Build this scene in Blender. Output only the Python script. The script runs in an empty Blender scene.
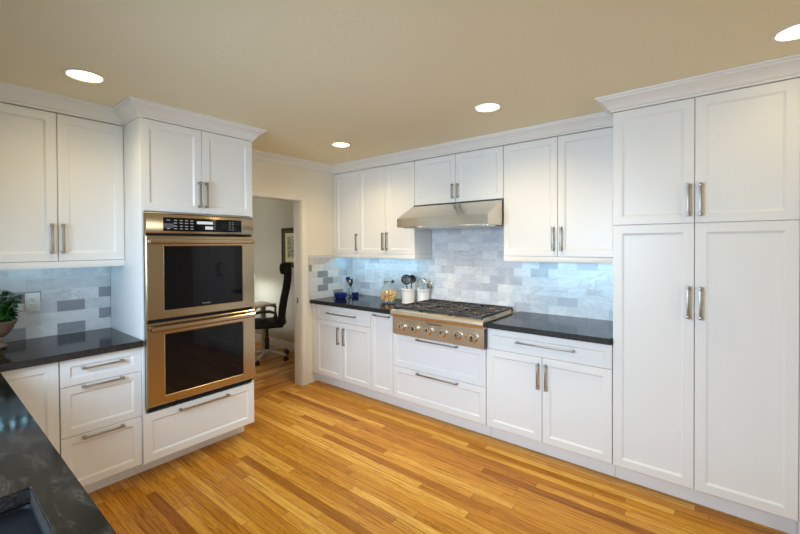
import bpy, bmesh, math, random
from mathutils import Vector, Matrix

S = bpy.context.scene
COL = S.collection
PI = math.pi
random.seed(4)

# ------------------------------------------------------------------ camera
F_PX, YAW, PITCH, ROLL, V0 = 393.30, 51.2217, -0.5964, -0.3101, 248.85
cam_data = bpy.data.cameras.new('camera')
cam = bpy.data.objects.new('camera', cam_data)
COL.objects.link(cam)
a, t, r = math.radians(YAW), math.radians(PITCH), math.radians(ROLL)
fw = Vector((-math.cos(a), math.sin(a), 0)); rt = Vector((math.sin(a), math.cos(a), 0)); up = Vector((0, 0, 1))
fw, up = fw * math.cos(t) + up * math.sin(t), up * math.cos(t) - fw * math.sin(t)
rt, up = rt * math.cos(r) + up * math.sin(r), up * math.cos(r) - rt * math.sin(r)
cam.matrix_world = Matrix(((rt.x, up.x, -fw.x, 3.4718), (rt.y, up.y, -fw.y, -3.3899), (rt.z, up.z, -fw.z, 1.513), (0, 0, 0, 1)))
cam_data.sensor_width = 36.0
cam_data.lens = F_PX / 800 * 36
cam_data.shift_y = (V0 - 267) / 800
cam_data.clip_start = 0.02
S.camera = cam

# ------------------------------------------------------------------ world, daylight, exposure
S.view_settings.view_transform = 'Standard'
S.view_settings.look = 'None'
S.view_settings.gamma = 1.0
S.view_settings.use_curve_mapping = False
S.view_settings.exposure = 0.0
world = bpy.data.worlds.new('world'); S.world = world
world.use_nodes = True
bg = world.node_tree.nodes['Background']
bg.inputs[0].default_value = (0.62, 0.80, 1.0, 1)
bg.inputs[1].default_value = 0.6
try:
    S.cycles.use_denoising = True
    S.cycles.max_bounces = 10
    S.cycles.transparent_max_bounces = 24
    S.cycles.diffuse_bounces = 6
    S.cycles.caustics_reflective = False
    S.cycles.caustics_refractive = False
    S.cycles.sample_clamp_indirect = 6.0
except Exception:
    pass


def area_light(name, loc, target, sx, sy, power, color, spread=180):
    l = bpy.data.lights.new(name, 'AREA')
    l.spread = math.radians(spread)
    l.shape = 'RECTANGLE'; l.size = sx; l.size_y = sy; l.energy = power; l.color = color
    o = bpy.data.objects.new(name, l); COL.objects.link(o)
    o.location = loc
    o.rotation_euler = (Vector(target) - Vector(loc)).to_track_quat('-Z', 'Y').to_euler()
    return o


area_light('daylight_front_window', (2.0, -3.99, 1.55), (2.0, -1.2, 0.35), 1.5, 0.95, 50, (0.60, 0.83, 1.08), 125)
area_light('daylight_right_window', (6.35, -2.6, 1.45), (2.0, -2.6, 0.9), 1.7, 1.5, 24, (0.86, 0.93, 0.88), 150)
area_light('office_fill_light', (-3.5, -1.6, 1.5), (0, -1.2, 1.2), 1.2, 1.3, 16, (0.90, 0.95, 1.0))  # added area light to brighten the office; no window is known there

CAN_COLOR = (1.0, 0.74, 0.30)
CAN_POWER = 14.0
HOOD_BEAM = 14.0
CAN_BEAM = 50.0
CAN_BEAM_COLOR = (1.0, 0.76, 0.38)
LED_COLOR = (0.33, 0.74, 1.0)
LED_POWER = 230.0


# ------------------------------------------------------------------ materials
def new_mat(name):
    m = bpy.data.materials.new(name); m.use_nodes = True
    nt = m.node_tree
    return m, nt, nt.nodes['Principled BSDF']


def plain(name, col, rough=0.5, metal=0.0, spec=0.5, bump=0.0, bscale=200.0, coat=0.0):
    m, nt, b = new_mat(name)
    b.inputs['Base Color'].default_value = (*col, 1)
    b.inputs['Roughness'].default_value = rough
    b.inputs['Metallic'].default_value = metal
    b.inputs['Specular IOR Level'].default_value = spec
    b.inputs['Coat Weight'].default_value = coat
    n = nt.nodes.new('ShaderNodeTexNoise'); n.inputs['Scale'].default_value = bscale
    tc = nt.nodes.new('ShaderNodeTexCoord'); nt.links.new(tc.outputs['Object'], n.inputs['Vector'])
    if bump:
        bp = nt.nodes.new('ShaderNodeBump'); bp.inputs['Strength'].default_value = bump; bp.inputs['Distance'].default_value = 0.002
        nt.links.new(n.outputs['Fac'], bp.inputs['Height']); nt.links.new(bp.outputs['Normal'], b.inputs['Normal'])
    mr = nt.nodes.new('ShaderNodeMapRange')
    mr.inputs['To Min'].default_value = max(0.0, rough - 0.03); mr.inputs['To Max'].default_value = rough + 0.03
    nt.links.new(n.outputs['Fac'], mr.inputs['Value']); nt.links.new(mr.outputs['Result'], b.inputs['Roughness'])
    return m


def emissive(name, col, strength):
    m, nt, b = new_mat(name)
    b.inputs['Base Color'].default_value = (0.8, 0.8, 0.8, 1)
    b.inputs['Emission Color'].default_value = (*col, 1)
    b.inputs['Emission Strength'].default_value = strength
    return m


class N:
    """tiny node-graph helper"""
    def __init__(s, nt): s.nt = nt
    def node(s, typ, **kw):
        n = s.nt.nodes.new(typ)
        for k, v in kw.items(): setattr(n, k, v)
        return n
    def put(s, inp, v):
        if hasattr(v, 'is_output') or isinstance(v, bpy.types.NodeSocket): s.nt.links.new(v, inp)
        else: inp.default_value = v
    def math(s, op, *args):
        n = s.node('ShaderNodeMath', operation=op)
        for i, v in enumerate(args): s.put(n.inputs[i], v)
        return n.outputs[0]
    def ramp(s, fac, stops):
        n = s.node('ShaderNodeValToRGB'); s.put(n.inputs[0], fac)
        e = n.color_ramp.elements
        while len(e) < len(stops): e.new(0.5)
        for el, (p, c) in zip(e, stops): el.position = p; el.color = (*c, 1) if len(c) == 3 else c
        return n.outputs[0]
    def mix(s, fac, c1, c2, mode='MIX'):
        n = s.node('ShaderNodeMix', data_type='RGBA', blend_type=mode)
        s.put(n.inputs[0], fac)
        s.put(n.inputs[6], (*c1, 1) if isinstance(c1, tuple) else c1); s.put(n.inputs[7], (*c2, 1) if isinstance(c2, tuple) else c2)
        return n.outputs[2]
    def xyz(s, x, y, z):
        n = s.node('ShaderNodeCombineXYZ'); s.put(n.inputs[0], x); s.put(n.inputs[1], y); s.put(n.inputs[2], z)
        return n.outputs[0]
    def noise(s, vec, scale, detail=3.0, rough=0.5, dist=0.0):
        n = s.node('ShaderNodeTexNoise'); s.put(n.inputs['Vector'], vec)
        n.inputs['Scale'].default_value = scale; n.inputs['Detail'].default_value = detail
        n.inputs['Roughness'].default_value = rough; n.inputs['Distortion'].default_value = dist
        return n.outputs['Fac']
    def white(s, vec):
        n = s.node('ShaderNodeTexWhiteNoise', noise_dimensions='3D'); s.put(n.inputs['Vector'], vec)
        return n.outputs['Value'], n.outputs['Color']
    def bump(s, h, strength, dist):
        n = s.node('ShaderNodeBump'); n.inputs['Strength'].default_value = strength; n.inputs['Distance'].default_value = dist
        s.put(n.inputs['Height'], h)
        return n.outputs[0]


def world_pos(g):
    return g.node('ShaderNodeNewGeometry').outputs['Position']


def floor_material(name, along_x=True):
    m, nt, b = new_mat(name); g = N(nt)
    sep = g.node('ShaderNodeSeparateXYZ'); g.put(sep.inputs[0], world_pos(g))
    L, W = (sep.outputs[0], sep.outputs[1]) if along_x else (sep.outputs[1], sep.outputs[0])
    row_f = g.math('DIVIDE', W, 0.0572)
    row = g.math('FLOOR', row_f)
    rv, _ = g.white(g.xyz(row, 3.7, 1.3))
    rv2, _ = g.white(g.xyz(row, 8.1, 5.3))
    leng = g.math('ADD', 0.7, g.math('MULTIPLY', rv2, 1.0))
    col_f = g.math('ADD', g.math('DIVIDE', L, leng), g.math('MULTIPLY', rv, 7.0))
    col = g.math('FLOOR', col_f)
    pv, _ = g.white(g.xyz(row, col, 2.0))
    pv2, _ = g.white(g.xyz(col, row, 9.0))
    # grain
    off = g.math('MULTIPLY', pv, 40.0)
    gv = g.xyz(g.math('ADD', g.math('MULTIPLY', L, 1.6), off), g.math('ADD', g.math('MULTIPLY', W, 26.0), g.math('MULTIPLY', pv2, 30.0)), off)
    g1 = g.noise(gv, 1.0, 5.0, 0.6, 1.6)
    g2v = g.xyz(g.math('MULTIPLY', L, 3.6), g.math('MULTIPLY', W, 95.0), off)
    g2 = g.noise(g2v, 1.0, 4.0, 0.62, 0.5)
    rings = g.math('ABSOLUTE', g.math('SINE', g.math('MULTIPLY', g1, 17.0)))
    base = g.ramp(pv, [(0.0, (0.31, 0.108, 0.009)), (0.10, (0.45, 0.185, 0.017)), (0.40, (0.55, 0.250, 0.026)), (0.72, (0.63, 0.315, 0.042)), (1.0, (0.74, 0.425, 0.085))])
    streak = g.ramp(rings, [(0.0, (0.42, 0.31, 0.20)), (0.22, (0.86, 0.80, 0.72)), (0.5, (1.0, 1.0, 1.0)), (1.0, (1.06, 1.05, 1.02))])
    c = g.mix(g.math('ADD', 0.35, g.math('MULTIPLY', pv2, 0.6)), base, streak, 'MULTIPLY')
    pores = g.ramp(g2, [(0.30, (0.36, 0.26, 0.17)), (0.41, (0.80, 0.72, 0.62)), (0.54, (1.0, 1.0, 1.0)), (0.75, (1.08, 1.07, 1.05))])
    c = g.mix(0.85, c, pores, 'MULTIPLY')
    big = g.noise(g.xyz(L, W, 0.0), 0.9, 2.0)
    c = g.mix(0.22, c, g.ramp(big, [(0.3, (0.80, 0.74, 0.66)), (0.7, (1.08, 1.06, 1.03))]), 'MULTIPLY')
    # joints
    fr = g.math('FRACT', row_f); e1 = g.math('MINIMUM', fr, g.math('SUBTRACT', 1.0, fr))
    fc = g.math('MULTIPLY', g.math('FRACT', col_f), leng); e2 = g.math('MINIMUM', fc, g.math('SUBTRACT', leng, fc))
    j = g.math('MINIMUM', g.math('MULTIPLY', e1, 0.0572), e2)
    jm = g.ramp(j, [(0.0, (1, 1, 1)), (0.0014, (0, 0, 0))])
    c = g.mix(g.math('MULTIPLY', jm, 0.6), c, (0.14, 0.055, 0.012))
    g.put(b.inputs['Base Color'], c)
    g.put(b.inputs['Roughness'], g.math('ADD', 0.24, g.math('MULTIPLY', g1, 0.14)))
    b.inputs['Specular IOR Level'].default_value = 0.2
    h = g.math('SUBTRACT', g.math('MULTIPLY', g2, 0.15), jm)
    g.put(b.inputs['Normal'], g.bump(h, 0.25, 0.0008))
    return m


def tile_material(name, axis, dark=()):
    """3 x 6 inch honed marble in running bond; axis = the world axis that runs along the wall"""
    m, nt, b = new_mat(name); g = N(nt)
    sep = g.node('ShaderNodeSeparateXYZ'); g.put(sep.inputs[0], world_pos(g))
    U = sep.outputs['XYZ'.index(axis)]; Z = sep.outputs[2]
    tw, th = 0.1535, 0.0765
    z_f = g.math('DIVIDE', g.math('SUBTRACT', Z, 0.918), th)
    row = g.math('FLOOR', z_f)
    half = g.math('MULTIPLY', g.math('MODULO', g.math('ADD', row, 20.0 if axis == 'X' else 21.0), 2.0), 0.5)
    u_f = g.math('ADD', g.math('DIVIDE', g.math('ADD', U, 40.0), tw), half)
    colm = g.math('FLOOR', u_f)
    pv, pc = g.white(g.xyz(colm, row, 4.0 if axis == 'X' else 11.0))
    pv2, _ = g.white(g.xyz(row, colm, 7.7))
    off = g.math('MULTIPLY', pv, 57.0)
    vec = g.xyz(g.math('ADD', g.math('MULTIPLY', U, 0.55), off), g.math('ADD', Z, g.math('MULTIPLY', pv2, 31.0)), off)
    soft = g.noise(vec, 9.0, 4.0, 0.6, 1.5)
    vein = g.noise(vec, 5.5, 5.0, 0.62, 2.6)
    vm = g.math('ABSOLUTE', g.math('SUBTRACT', vein, 0.5))
    vmask = g.ramp(vm, [(0.0, (1, 1, 1)), (0.018, (0.15, 0.15, 0.15)), (0.07, (0, 0, 0))])
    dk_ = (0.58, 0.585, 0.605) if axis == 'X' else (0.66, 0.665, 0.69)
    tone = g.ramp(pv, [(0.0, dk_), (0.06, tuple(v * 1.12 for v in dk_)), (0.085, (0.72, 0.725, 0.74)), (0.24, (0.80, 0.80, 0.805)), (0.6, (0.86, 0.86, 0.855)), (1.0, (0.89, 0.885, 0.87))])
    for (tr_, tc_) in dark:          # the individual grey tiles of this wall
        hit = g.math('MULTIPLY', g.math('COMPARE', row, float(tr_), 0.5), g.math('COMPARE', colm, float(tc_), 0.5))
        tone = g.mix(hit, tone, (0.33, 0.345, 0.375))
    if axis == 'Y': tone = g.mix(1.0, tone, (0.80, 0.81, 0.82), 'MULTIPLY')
    c = g.mix(0.5, tone, g.ramp(soft, [(0.3, (0.70, 0.71, 0.75)), (0.6, (1, 1, 1))]), 'MULTIPLY')
    c = g.mix(g.math('MULTIPLY', vmask, g.math('MULTIPLY', pv2, 0.55)), c, (0.30, 0.31, 0.33))
    fu = g.math('FRACT', u_f); eu = g.math('MULTIPLY', g.math('MINIMUM', fu, g.math('SUBTRACT', 1.0, fu)), tw)
    fz = g.math('FRACT', z_f); ez = g.math('MULTIPLY', g.math('MINIMUM', fz, g.math('SUBTRACT', 1.0, fz)), th)
    e = g.math('MINIMUM', eu, ez)
    gm = g.ramp(e, [(0.0, (1, 1, 1)), (0.0013, (0, 0, 0))])
    c = g.mix(g.math('MULTIPLY', gm, 0.7), c, (0.66, 0.66, 0.65))
    g.put(b.inputs['Base Color'], c)
    b.inputs['Roughness'].default_value = 0.3
    g.put(b.inputs['Normal'], g.bump(g.math('SUBTRACT', 1.0, gm), 0.35, 0.001))
    return m


def stone_material(name):
    m, nt, b = new_mat(name); g = N(nt)
    p = world_pos(g)
    n1 = g.noise(p, 3.2, 6.0, 0.62, 2.4)
    mp = g.node('ShaderNodeMapping'); g.put(mp.inputs[0], p); mp.inputs['Rotation'].default_value = (0, 0, 0.5); mp.inputs['Scale'].default_value = (0.9, 3.6, 3.0)
    n2 = g.noise(mp.outputs[0], 1.5, 9.0, 0.70, 1.0)
    vm = g.math('ABSOLUTE', g.math('SUBTRACT', n2, 0.52))
    vmask = g.ramp(vm, [(0.0, (1, 1, 1)), (0.012, (0.35, 0.35, 0.35)), (0.05, (0, 0, 0))])
    c = g.ramp(n1, [(0.25, (0.0026, 0.0021, 0.0016)), (0.5, (0.0056, 0.0042, 0.0028)), (0.75, (0.014, 0.0100, 0.0062))])
    c = g.mix(g.math('MULTIPLY', vmask, g.math('MULTIPLY', g.math('MAXIMUM', g.math('SUBTRACT', n1, 0.42), 0.0), 2.2)), c, (0.085, 0.068, 0.050))
    g.put(b.inputs['Base Color'], c)
    n3 = g.noise(p, 60.0, 4.0, 0.6)
    g.put(b.inputs['Roughness'], g.math('ADD', 0.05, g.math('MULTIPLY', n3, 0.10)))
    b.inputs['Specular IOR Level'].default_value = 0.14
    g.put(b.inputs['Normal'], g.bump(g.noise(p, 14.0, 3.0, 0.5), 0.05, 0.003))
    return m


def stone_edge_material(name):
    m, nt, b = new_mat(name); g = N(nt)
    p = world_pos(g)
    n1 = g.noise(p, 45.0, 6.0, 0.7, 1.0)
    c = g.ramp(n1, [(0.38, (0.004, 0.0035, 0.003)), (0.56, (0.012, 0.009, 0.007)), (0.75, (0.07, 0.05, 0.037))])
    g.put(b.inputs['Base Color'], c)
    b.inputs['Roughness'].default_value = 0.5
    g.put(b.inputs['Normal'], g.bump(n1, 0.8, 0.006))
    return m


def brushed_metal(name, col, rough, axis_scale, amount=0.03):
    m, nt, b = new_mat(name); g = N(nt)
    tc = g.node('ShaderNodeTexCoord')
    mp = g.node('ShaderNodeMapping'); g.put(mp.inputs[0], tc.outputs['Object']); mp.inputs['Scale'].default_value = axis_scale
    n = g.noise(mp.outputs[0], 1.0, 3.0, 0.6)
    b.inputs['Base Color'].default_value = (*col, 1)
    b.inputs['Metallic'].default_value = 1.0
    g.put(b.inputs['Roughness'], g.math('ADD', rough - amount / 2, g.math('MULTIPLY', n, amount)))
    return m


def glass(name, col=(1, 1, 1)):
    """clear thin-walled glass: see-through with a Fresnel sheen, so that what is inside is lit"""
    m, nt, b = new_mat(name); g = N(nt)
    nt.nodes.remove(b)
    tr = g.node('ShaderNodeBsdfTransparent'); tr.inputs[0].default_value = (*col, 1)
    gl = g.node('ShaderNodeBsdfGlossy'); gl.inputs['Roughness'].default_value = 0.02
    lw = g.node('ShaderNodeLayerWeight'); lw.inputs[0].default_value = 0.5
    mx = g.node('ShaderNodeMixShader')
    g.put(mx.inputs[0], g.math('ADD', 0.03, g.math('MULTIPLY', g.math('POWER', lw.outputs['Facing'], 4.0), 0.35)))
    nt.links.new(tr.outputs[0], mx.inputs[1]); nt.links.new(gl.outputs[0], mx.inputs[2])
    nt.links.new(mx.outputs[0], nt.nodes['Material Output'].inputs[0])
    return m


def ceiling_material():
    m, nt, b = new_mat('ceiling_paint'); g = N(nt)
    n = g.noise(world_pos(g), 38.0, 4.0, 0.55)
    b.inputs['Base Color'].default_value = (0.83, 0.765, 0.55, 1)
    b.inputs['Roughness'].default_value = 0.75
    g.put(b.inputs['Normal'], g.bump(n, 0.22, 0.006))
    return m


DARK_TILES = [(0, 243), (2, 243), (1, 244), (3, 244), (3, 241), (4, 240), (0, 241), (1, 257), (3, 257), (2, 258), (4, 256), (0, 259)]
M = {
    'white': plain('white_cabinet_paint', (0.80, 0.80, 0.79), 0.36),
    'trim': plain('white_trim_paint', (0.79, 0.78, 0.75), 0.42),
    'wall': plain('cream_wall_paint', (0.82, 0.78, 0.68), 0.7, bump=0.1, bscale=150),
    'office_wall': plain('grey_office_paint', (0.50, 0.475, 0.375), 0.7, bump=0.1, bscale=150),
    'ceiling': ceiling_material(),
    'floor': floor_material('oak_strips_along_range', True),
    'floor_b': floor_material('oak_strips_along_ovens', False),
    'tile_x': tile_material('marble_tile_range', 'X'),
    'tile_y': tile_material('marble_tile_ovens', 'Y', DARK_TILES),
    'stone': stone_material('dark_leathered_stone'),
    'stone_edge': stone_edge_material('dark_chiselled_stone_edge'),
    'steel_h': brushed_metal('brushed_stainless_horizontal_floor_tint', (0.47, 0.37, 0.245), 0.22, (4, 4, 500), 0.0),  # golden base colour has the orange floor's reflection painted in
    'steel_r': brushed_metal('brushed_stainless_rangetop_floor_tint', (0.74, 0.63, 0.48), 0.33, (4, 4, 500), 0.0),  # lighter steel, the floor's warm reflection also put into its colour
    'steel_v': brushed_metal('brushed_stainless_hood_floor_tint', (0.66, 0.61, 0.52), 0.24, (3, 3, 420)),  # slight warm cast in the colour stands in for reflected floor
    'steel_bright': plain('polished_stainless', (0.72, 0.69, 0.65), 0.14, 1.0),
    'nickel': plain('brushed_nickel', (0.38, 0.345, 0.29), 0.4, 1.0),
    'black_glass': plain('black_oven_glass', (0.004, 0.004, 0.005), 0.04, 0, 0.28),
    'black': plain('black_enamel', (0.008, 0.008, 0.008), 0.35),
    'iron': plain('cast_iron', (0.02, 0.02, 0.021), 0.42, 0.0, 0.6, bump=0.3, bscale=400),
    'gap': plain('black_recess', (0.003, 0.003, 0.003), 0.8),
    'display': emissive('display_segment', (0.55, 0.62, 0.75), 0.13),
    'legend': plain('grey_button_legend', (0.34, 0.36, 0.38), 0.5),
    'dark_text': plain('dark_lettering', (0.04, 0.025, 0.02), 0.5),
    'plastic': plain('white_plastic', (0.82, 0.82, 0.80), 0.3),
    'slot': plain('dark_slot', (0.06, 0.06, 0.06), 0.5),
    'can': emissive('recessed_lamp_glow', CAN_COLOR, CAN_POWER),
    'hood_lamp': emissive('hood_lamp_glow', (1.0, 0.9, 0.75), 6.0),
    'led': emissive('led_glow', LED_COLOR, LED_POWER),
    'led_dim': emissive('led_glow_dimmed', LED_COLOR, LED_POWER * .33),
    'sink': plain('black_composite', (0.004, 0.0042, 0.0048), 0.55, 0, 0.12, bump=0.2, bscale=900),
    'cobalt': plain('cobalt_glaze', (0.012, 0.022, 0.16), 0.12, coat=0.5),
    'ceramic': plain('white_ceramic', (0.80, 0.78, 0.74), 0.25),
    'glass': glass('clear_glass', (.96, .97, .97)),
    'oil': plain('olive_oil', (0.10, 0.12, 0.012), 0.1),
    'nylon': plain('black_nylon', (0.012, 0.012, 0.013), 0.35),
    'pasta_a': plain('yellow_pasta', (0.80, 0.52, 0.12), 0.5),
    'pasta_b': plain('orange_pasta', (0.72, 0.28, 0.07), 0.5),
    'pasta_c': plain('pale_pasta', (0.84, 0.68, 0.34), 0.5),
    'terracotta': plain('weathered_clay', (0.19, 0.125, 0.085), 0.75, bump=0.7, bscale=60),
    'clay_light': plain('pale_clay_band', (0.36, 0.28, 0.20), 0.75, bump=0.7, bscale=60),
    'leaf': plain('green_leaf', (0.022, 0.105, 0.016), 0.35),
    'stem': plain('green_stem', (0.09, 0.13, 0.03), 0.6),
    'soil': plain('soil', (0.03, 0.02, 0.012), 0.9, bump=0.8),
    'fabric': plain('black_mesh_fabric', (0.012, 0.012, 0.013), 0.8, bump=0.5, bscale=700),
    'grey_metal': plain('grey_cast_metal', (0.58, 0.58, 0.58), 0.4, 0.3),
    'desk': plain('pale_laminate', (0.78, 0.70, 0.60), 0.4),
    'frame': plain('dark_picture_frame', (0.014, 0.009, 0.007), 0.6, 0, 0.2),
    'frame_gold': plain('olive_gold_slip', (0.10, 0.085, 0.025), 0.8, 0, 0.1),
    'mat': plain('cream_mat_board', (0.72, 0.66, 0.42), 0.8),
    'bronze': plain('dark_bronze', (0.04, 0.03, 0.025), 0.4, 0.8),
}


def picture_material():
    m, nt, b = new_mat('sketched_print'); g = N(nt)
    n = g.noise(world_pos(g), 14.0, 4.0, 0.6, 2.5)
    c = g.ramp(n, [(0.36, (0.05, 0.05, 0.025)), (0.5, (0.28, 0.27, 0.14)), (0.62, (0.52, 0.48, 0.28))])
    g.put(b.inputs['Base Color'], c); b.inputs['Roughness'].default_value = 0.6
    return m


M['print'] = picture_material()

# ------------------------------------------------------------------ building helpers
ORIGIN = {}


def thing(name, label, cat, loc=(0, 0, 0), group=None):
    o = bpy.data.objects.new(name, None); COL.objects.link(o)
    o.empty_display_size = 0.05
    o.location = loc
    o['label'] = label; o['category'] = cat
    if group: o['group'] = group
    ORIGIN[o.name] = Vector(loc)
    return o


class MB:
    def __init__(s): s.bm = bmesh.new()

    def _merge(s, tmp, mi=0):
        me = bpy.data.meshes.new('tmp')
        if mi:
            for f in tmp.faces: f.material_index = mi
        tmp.to_mesh(me); tmp.free()
        s.bm.from_mesh(me); bpy.data.meshes.remove(me)
        return s

    def box(s, x0, x1, y0, y1, z0, z1, bev=0.0, seg=2, mi=0):
        b = bmesh.new()
        bmesh.ops.create_cube(b, size=1.0)
        x0, x1 = sorted((x0, x1)); y0, y1 = sorted((y0, y1)); z0, z1 = sorted((z0, z1))
        for v in b.verts:
            v.co = Vector((x0 + (v.co.x + .5) * (x1 - x0), y0 + (v.co.y + .5) * (y1 - y0), z0 + (v.co.z + .5) * (z1 - z0)))
        if bev > 0:
            bmesh.ops.bevel(b, geom=list(b.edges), offset=min(bev, 0.45 * min(x1 - x0, y1 - y0, z1 - z0)), segments=seg, affect='EDGES', profile=0.5)
        return s._merge(b, mi)

    def fbox(s, F, u0, u1, w0, w1, z0, z1, bev=0.0, mi=0):
        p, q = F(u0, w0, z0), F(u1, w1, z1)
        return s.box(p[0], q[0], p[1], q[1], p[2], q[2], bev, 2, mi)

    def lathe(s, prof, c=(0, 0, 0), seg=32, mat=None, mi=0, loop=False):
        b = bmesh.new(); rings = []
        if loop: prof = list(prof) + [prof[0]]
        for (rr, z) in prof:
            if rr < 1e-6: rings.append([b.verts.new((0, 0, z))])
            else: rings.append([b.verts.new((rr * math.cos(2 * PI * i / seg), rr * math.sin(2 * PI * i / seg), z)) for i in range(seg)])
        for A, B in zip(rings, rings[1:]):
            for i in range(seg):
                j = (i + 1) % seg
                if len(A) == 1 and len(B) == 1: continue
                if len(A) == 1: b.faces.new((A[0], B[j], B[i]))
                elif len(B) == 1: b.faces.new((A[i], A[j], B[0]))
                else: b.faces.new((A[i], A[j], B[j], B[i]))
        for R_ in (rings[0], rings[-1]):
            if len(R_) > 1 and not loop: b.faces.new(R_)
        if loop: bmesh.ops.remove_doubles(b, verts=list(b.verts), dist=1e-7)
        bmesh.ops.recalc_face_normals(b, faces=list(b.faces))
        if mat is not None: bmesh.ops.transform(b, matrix=mat, verts=list(b.verts))
        bmesh.ops.translate(b, vec=Vector(c), verts=list(b.verts))
        return s._merge(b, mi)

    def tube(s, pts, rad, seg=8, flat=1.0, closed=False):
        pts = [Vector(p) for p in pts]; n = len(pts)
        rads = rad if isinstance(rad, (list, tuple)) else [rad] * n
        b = bmesh.new(); rings = []; prev = None
        for i, p in enumerate(pts):
            if closed: d = (pts[(i + 1) % n] - pts[i - 1]).normalized()
            else: d = (pts[min(i + 1, n - 1)] - pts[max(i - 1, 0)]).normalized()
            if prev is None:
                ref = Vector((0, 0, 1)) if abs(d.z) < 0.9 else Vector((1, 0, 0))
                x = d.cross(ref).normalized()
            else:
                x = (prev - d * prev.dot(d)).normalized()
            y = d.cross(x); prev = x
            rings.append([b.verts.new(p + x * (math.cos(2 * PI * k / seg) * rads[i]) + y * (math.sin(2 * PI * k / seg) * rads[i] * flat)) for k in range(seg)])
        m = n if closed else n - 1
        for i in range(m):
            A, B = rings[i], rings[(i + 1) % n]
            for k in range(seg):
                b.faces.new((A[k], A[(k + 1) % seg], B[(k + 1) % seg], B[k]))
        if not closed:
            b.faces.new(rings[0][::-1]); b.faces.new(rings[-1])
        bmesh.ops.recalc_face_normals(b, faces=list(b.faces))
        return s._merge(b)

    def poly(s, rings, cap=True, mi=0):
        """bridge a list of equal-length vertex rings"""
        b = bmesh.new(); R_ = [[b.verts.new(p) for p in ring] for ring in rings]; n = len(R_[0])
        for A, B in zip(R_, R_[1:]):
            for i in range(n): b.faces.new((A[i], A[(i + 1) % n], B[(i + 1) % n], B[i]))
        if cap: b.faces.new(R_[0]); b.faces.new(R_[-1])
        bmesh.ops.recalc_face_normals(b, faces=list(b.faces))
        return s._merge(b, mi)

    def panel(s, F, u0, u1, z0, z1, w0, thick=0.02, fr=0.058, rec=0.009, slope=0.011):
        """shaker front: outer slab with a recessed centre behind a sloped edge"""
        def ring(i, w): return [F(u0 + i, w, z0 + i), F(u1 - i, w, z0 + i), F(u1 - i, w, z1 - i), F(u0 + i, w, z1 - i)]
        w1 = w0 + thick
        return s.poly([ring(0, w0), ring(0, w1 - 0.0025), ring(0.0025, w1), ring(fr, w1), ring(fr + 0.003, w1 - 0.002), ring(fr + slope, w1 - rec)])

    def build(s, name, mat, parent=None, smooth=True, angle=35):
        bm = s.bm
        me = bpy.data.meshes.new(name)
        o = bpy.data.objects.new(name, me); COL.objects.link(o)
        org = Vector((0, 0, 0))
        if parent is not None:
            o.parent = parent; org = ORIGIN.get(parent.name, Vector((0, 0, 0)))
        ORIGIN[o.name] = org
        if org.length: bmesh.ops.translate(bm, vec=-org, verts=list(bm.verts))
        bm.to_mesh(me); bm.free()
        for m in (mat if isinstance(mat, (list, tuple)) else [mat]): me.materials.append(m)
        if smooth:
            for p in me.polygons: p.use_smooth = True
            me.set_sharp_from_angle(angle=math.radians(angle))
        return o


def tag(o, label, cat, group=None):
    o['label'] = label; o['category'] = cat
    if group: o['group'] = group
    return o


def structure(o):
    o['kind'] = 'structure'
    return o


FA = lambda u, w, z: (u, -w, z)       # fronts that face the room from the range wall
FB = lambda u, w, z: (w, u, z)        # fronts that face the room from the oven wall


def handle(parent, F, u, z, L, w, vertical=True, name='handle'):
    b = MB(); h = L / 2; st = 0.032
    if vertical:
        b.fbox(F, u - .0065, u + .0065, w + st - .008, w + st, z - h, z + h, .0015)
        for k in (-1, 1):
            zz = z + k * (h - .009)
            b.fbox(F, u - .0068, u + .0068, w, w + st + .0006, zz - .009, zz + .009, .002)
    else:
        b.fbox(F, u - h, u + h, w + st - .008, w + st, z - .0055, z + .0055, .0015)
        for k in (-1, 1):
            uu = u + k * (h - .009)
            b.fbox(F, uu - .009, uu + .009, w, w + st + .0006, z - .0066, z + .0066, .002)
    return b.build(name, M['nickel'], parent)


def front(parent, F, name, u0, u1, z0, z1, D, hnd=None, fr=0.049):
    """door or drawer front; hnd = (u, z, length, vertical)"""
    g = 0.0016
    o = MB().panel(F, u0 + g, u1 - g, z0 + g, z1 - g, D - .02, fr=fr).build(name, M['white'], parent, angle=20)
    if hnd: handle(o, F, hnd[0], hnd[1], hnd[2], D, hnd[3])
    return o


def carcass(parent, F, u0, u1, z0, z1, D, back=0.012):
    return MB().fbox(F, u0 + .0008, u1 - .0008, back, D - .0215, z0, z1, .0015).build('body', M['white'], parent)


def toe_kick(parent, F, u0, u1, D):
    return MB().fbox(F, u0, u1, D - .10, D - .085, 0.0, 0.1155).build('toe_kick', M['white'], parent)


# ------------------------------------------------------------------ room shell
H = 2.42
structure(MB().box(-.05, 6.4, -4.05, .12, -.05, 0).build('floor', M['floor']))
structure(MB().box(-3.7, -.05, -3.4, .12, -.05, 0).build('floor_office', M['floor_b']))
CANS = [(0.852, -2.798, 'recessed ceiling light above the cabinets left of the ovens'),
        (0.828, -0.942, 'smallest recessed ceiling light, in the corner by the doorway'),
        (2.289, -0.983, 'recessed ceiling light in front of the range hood'),
        (3.750, -0.994, 'recessed ceiling light at the right edge above the pantry')]


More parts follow.
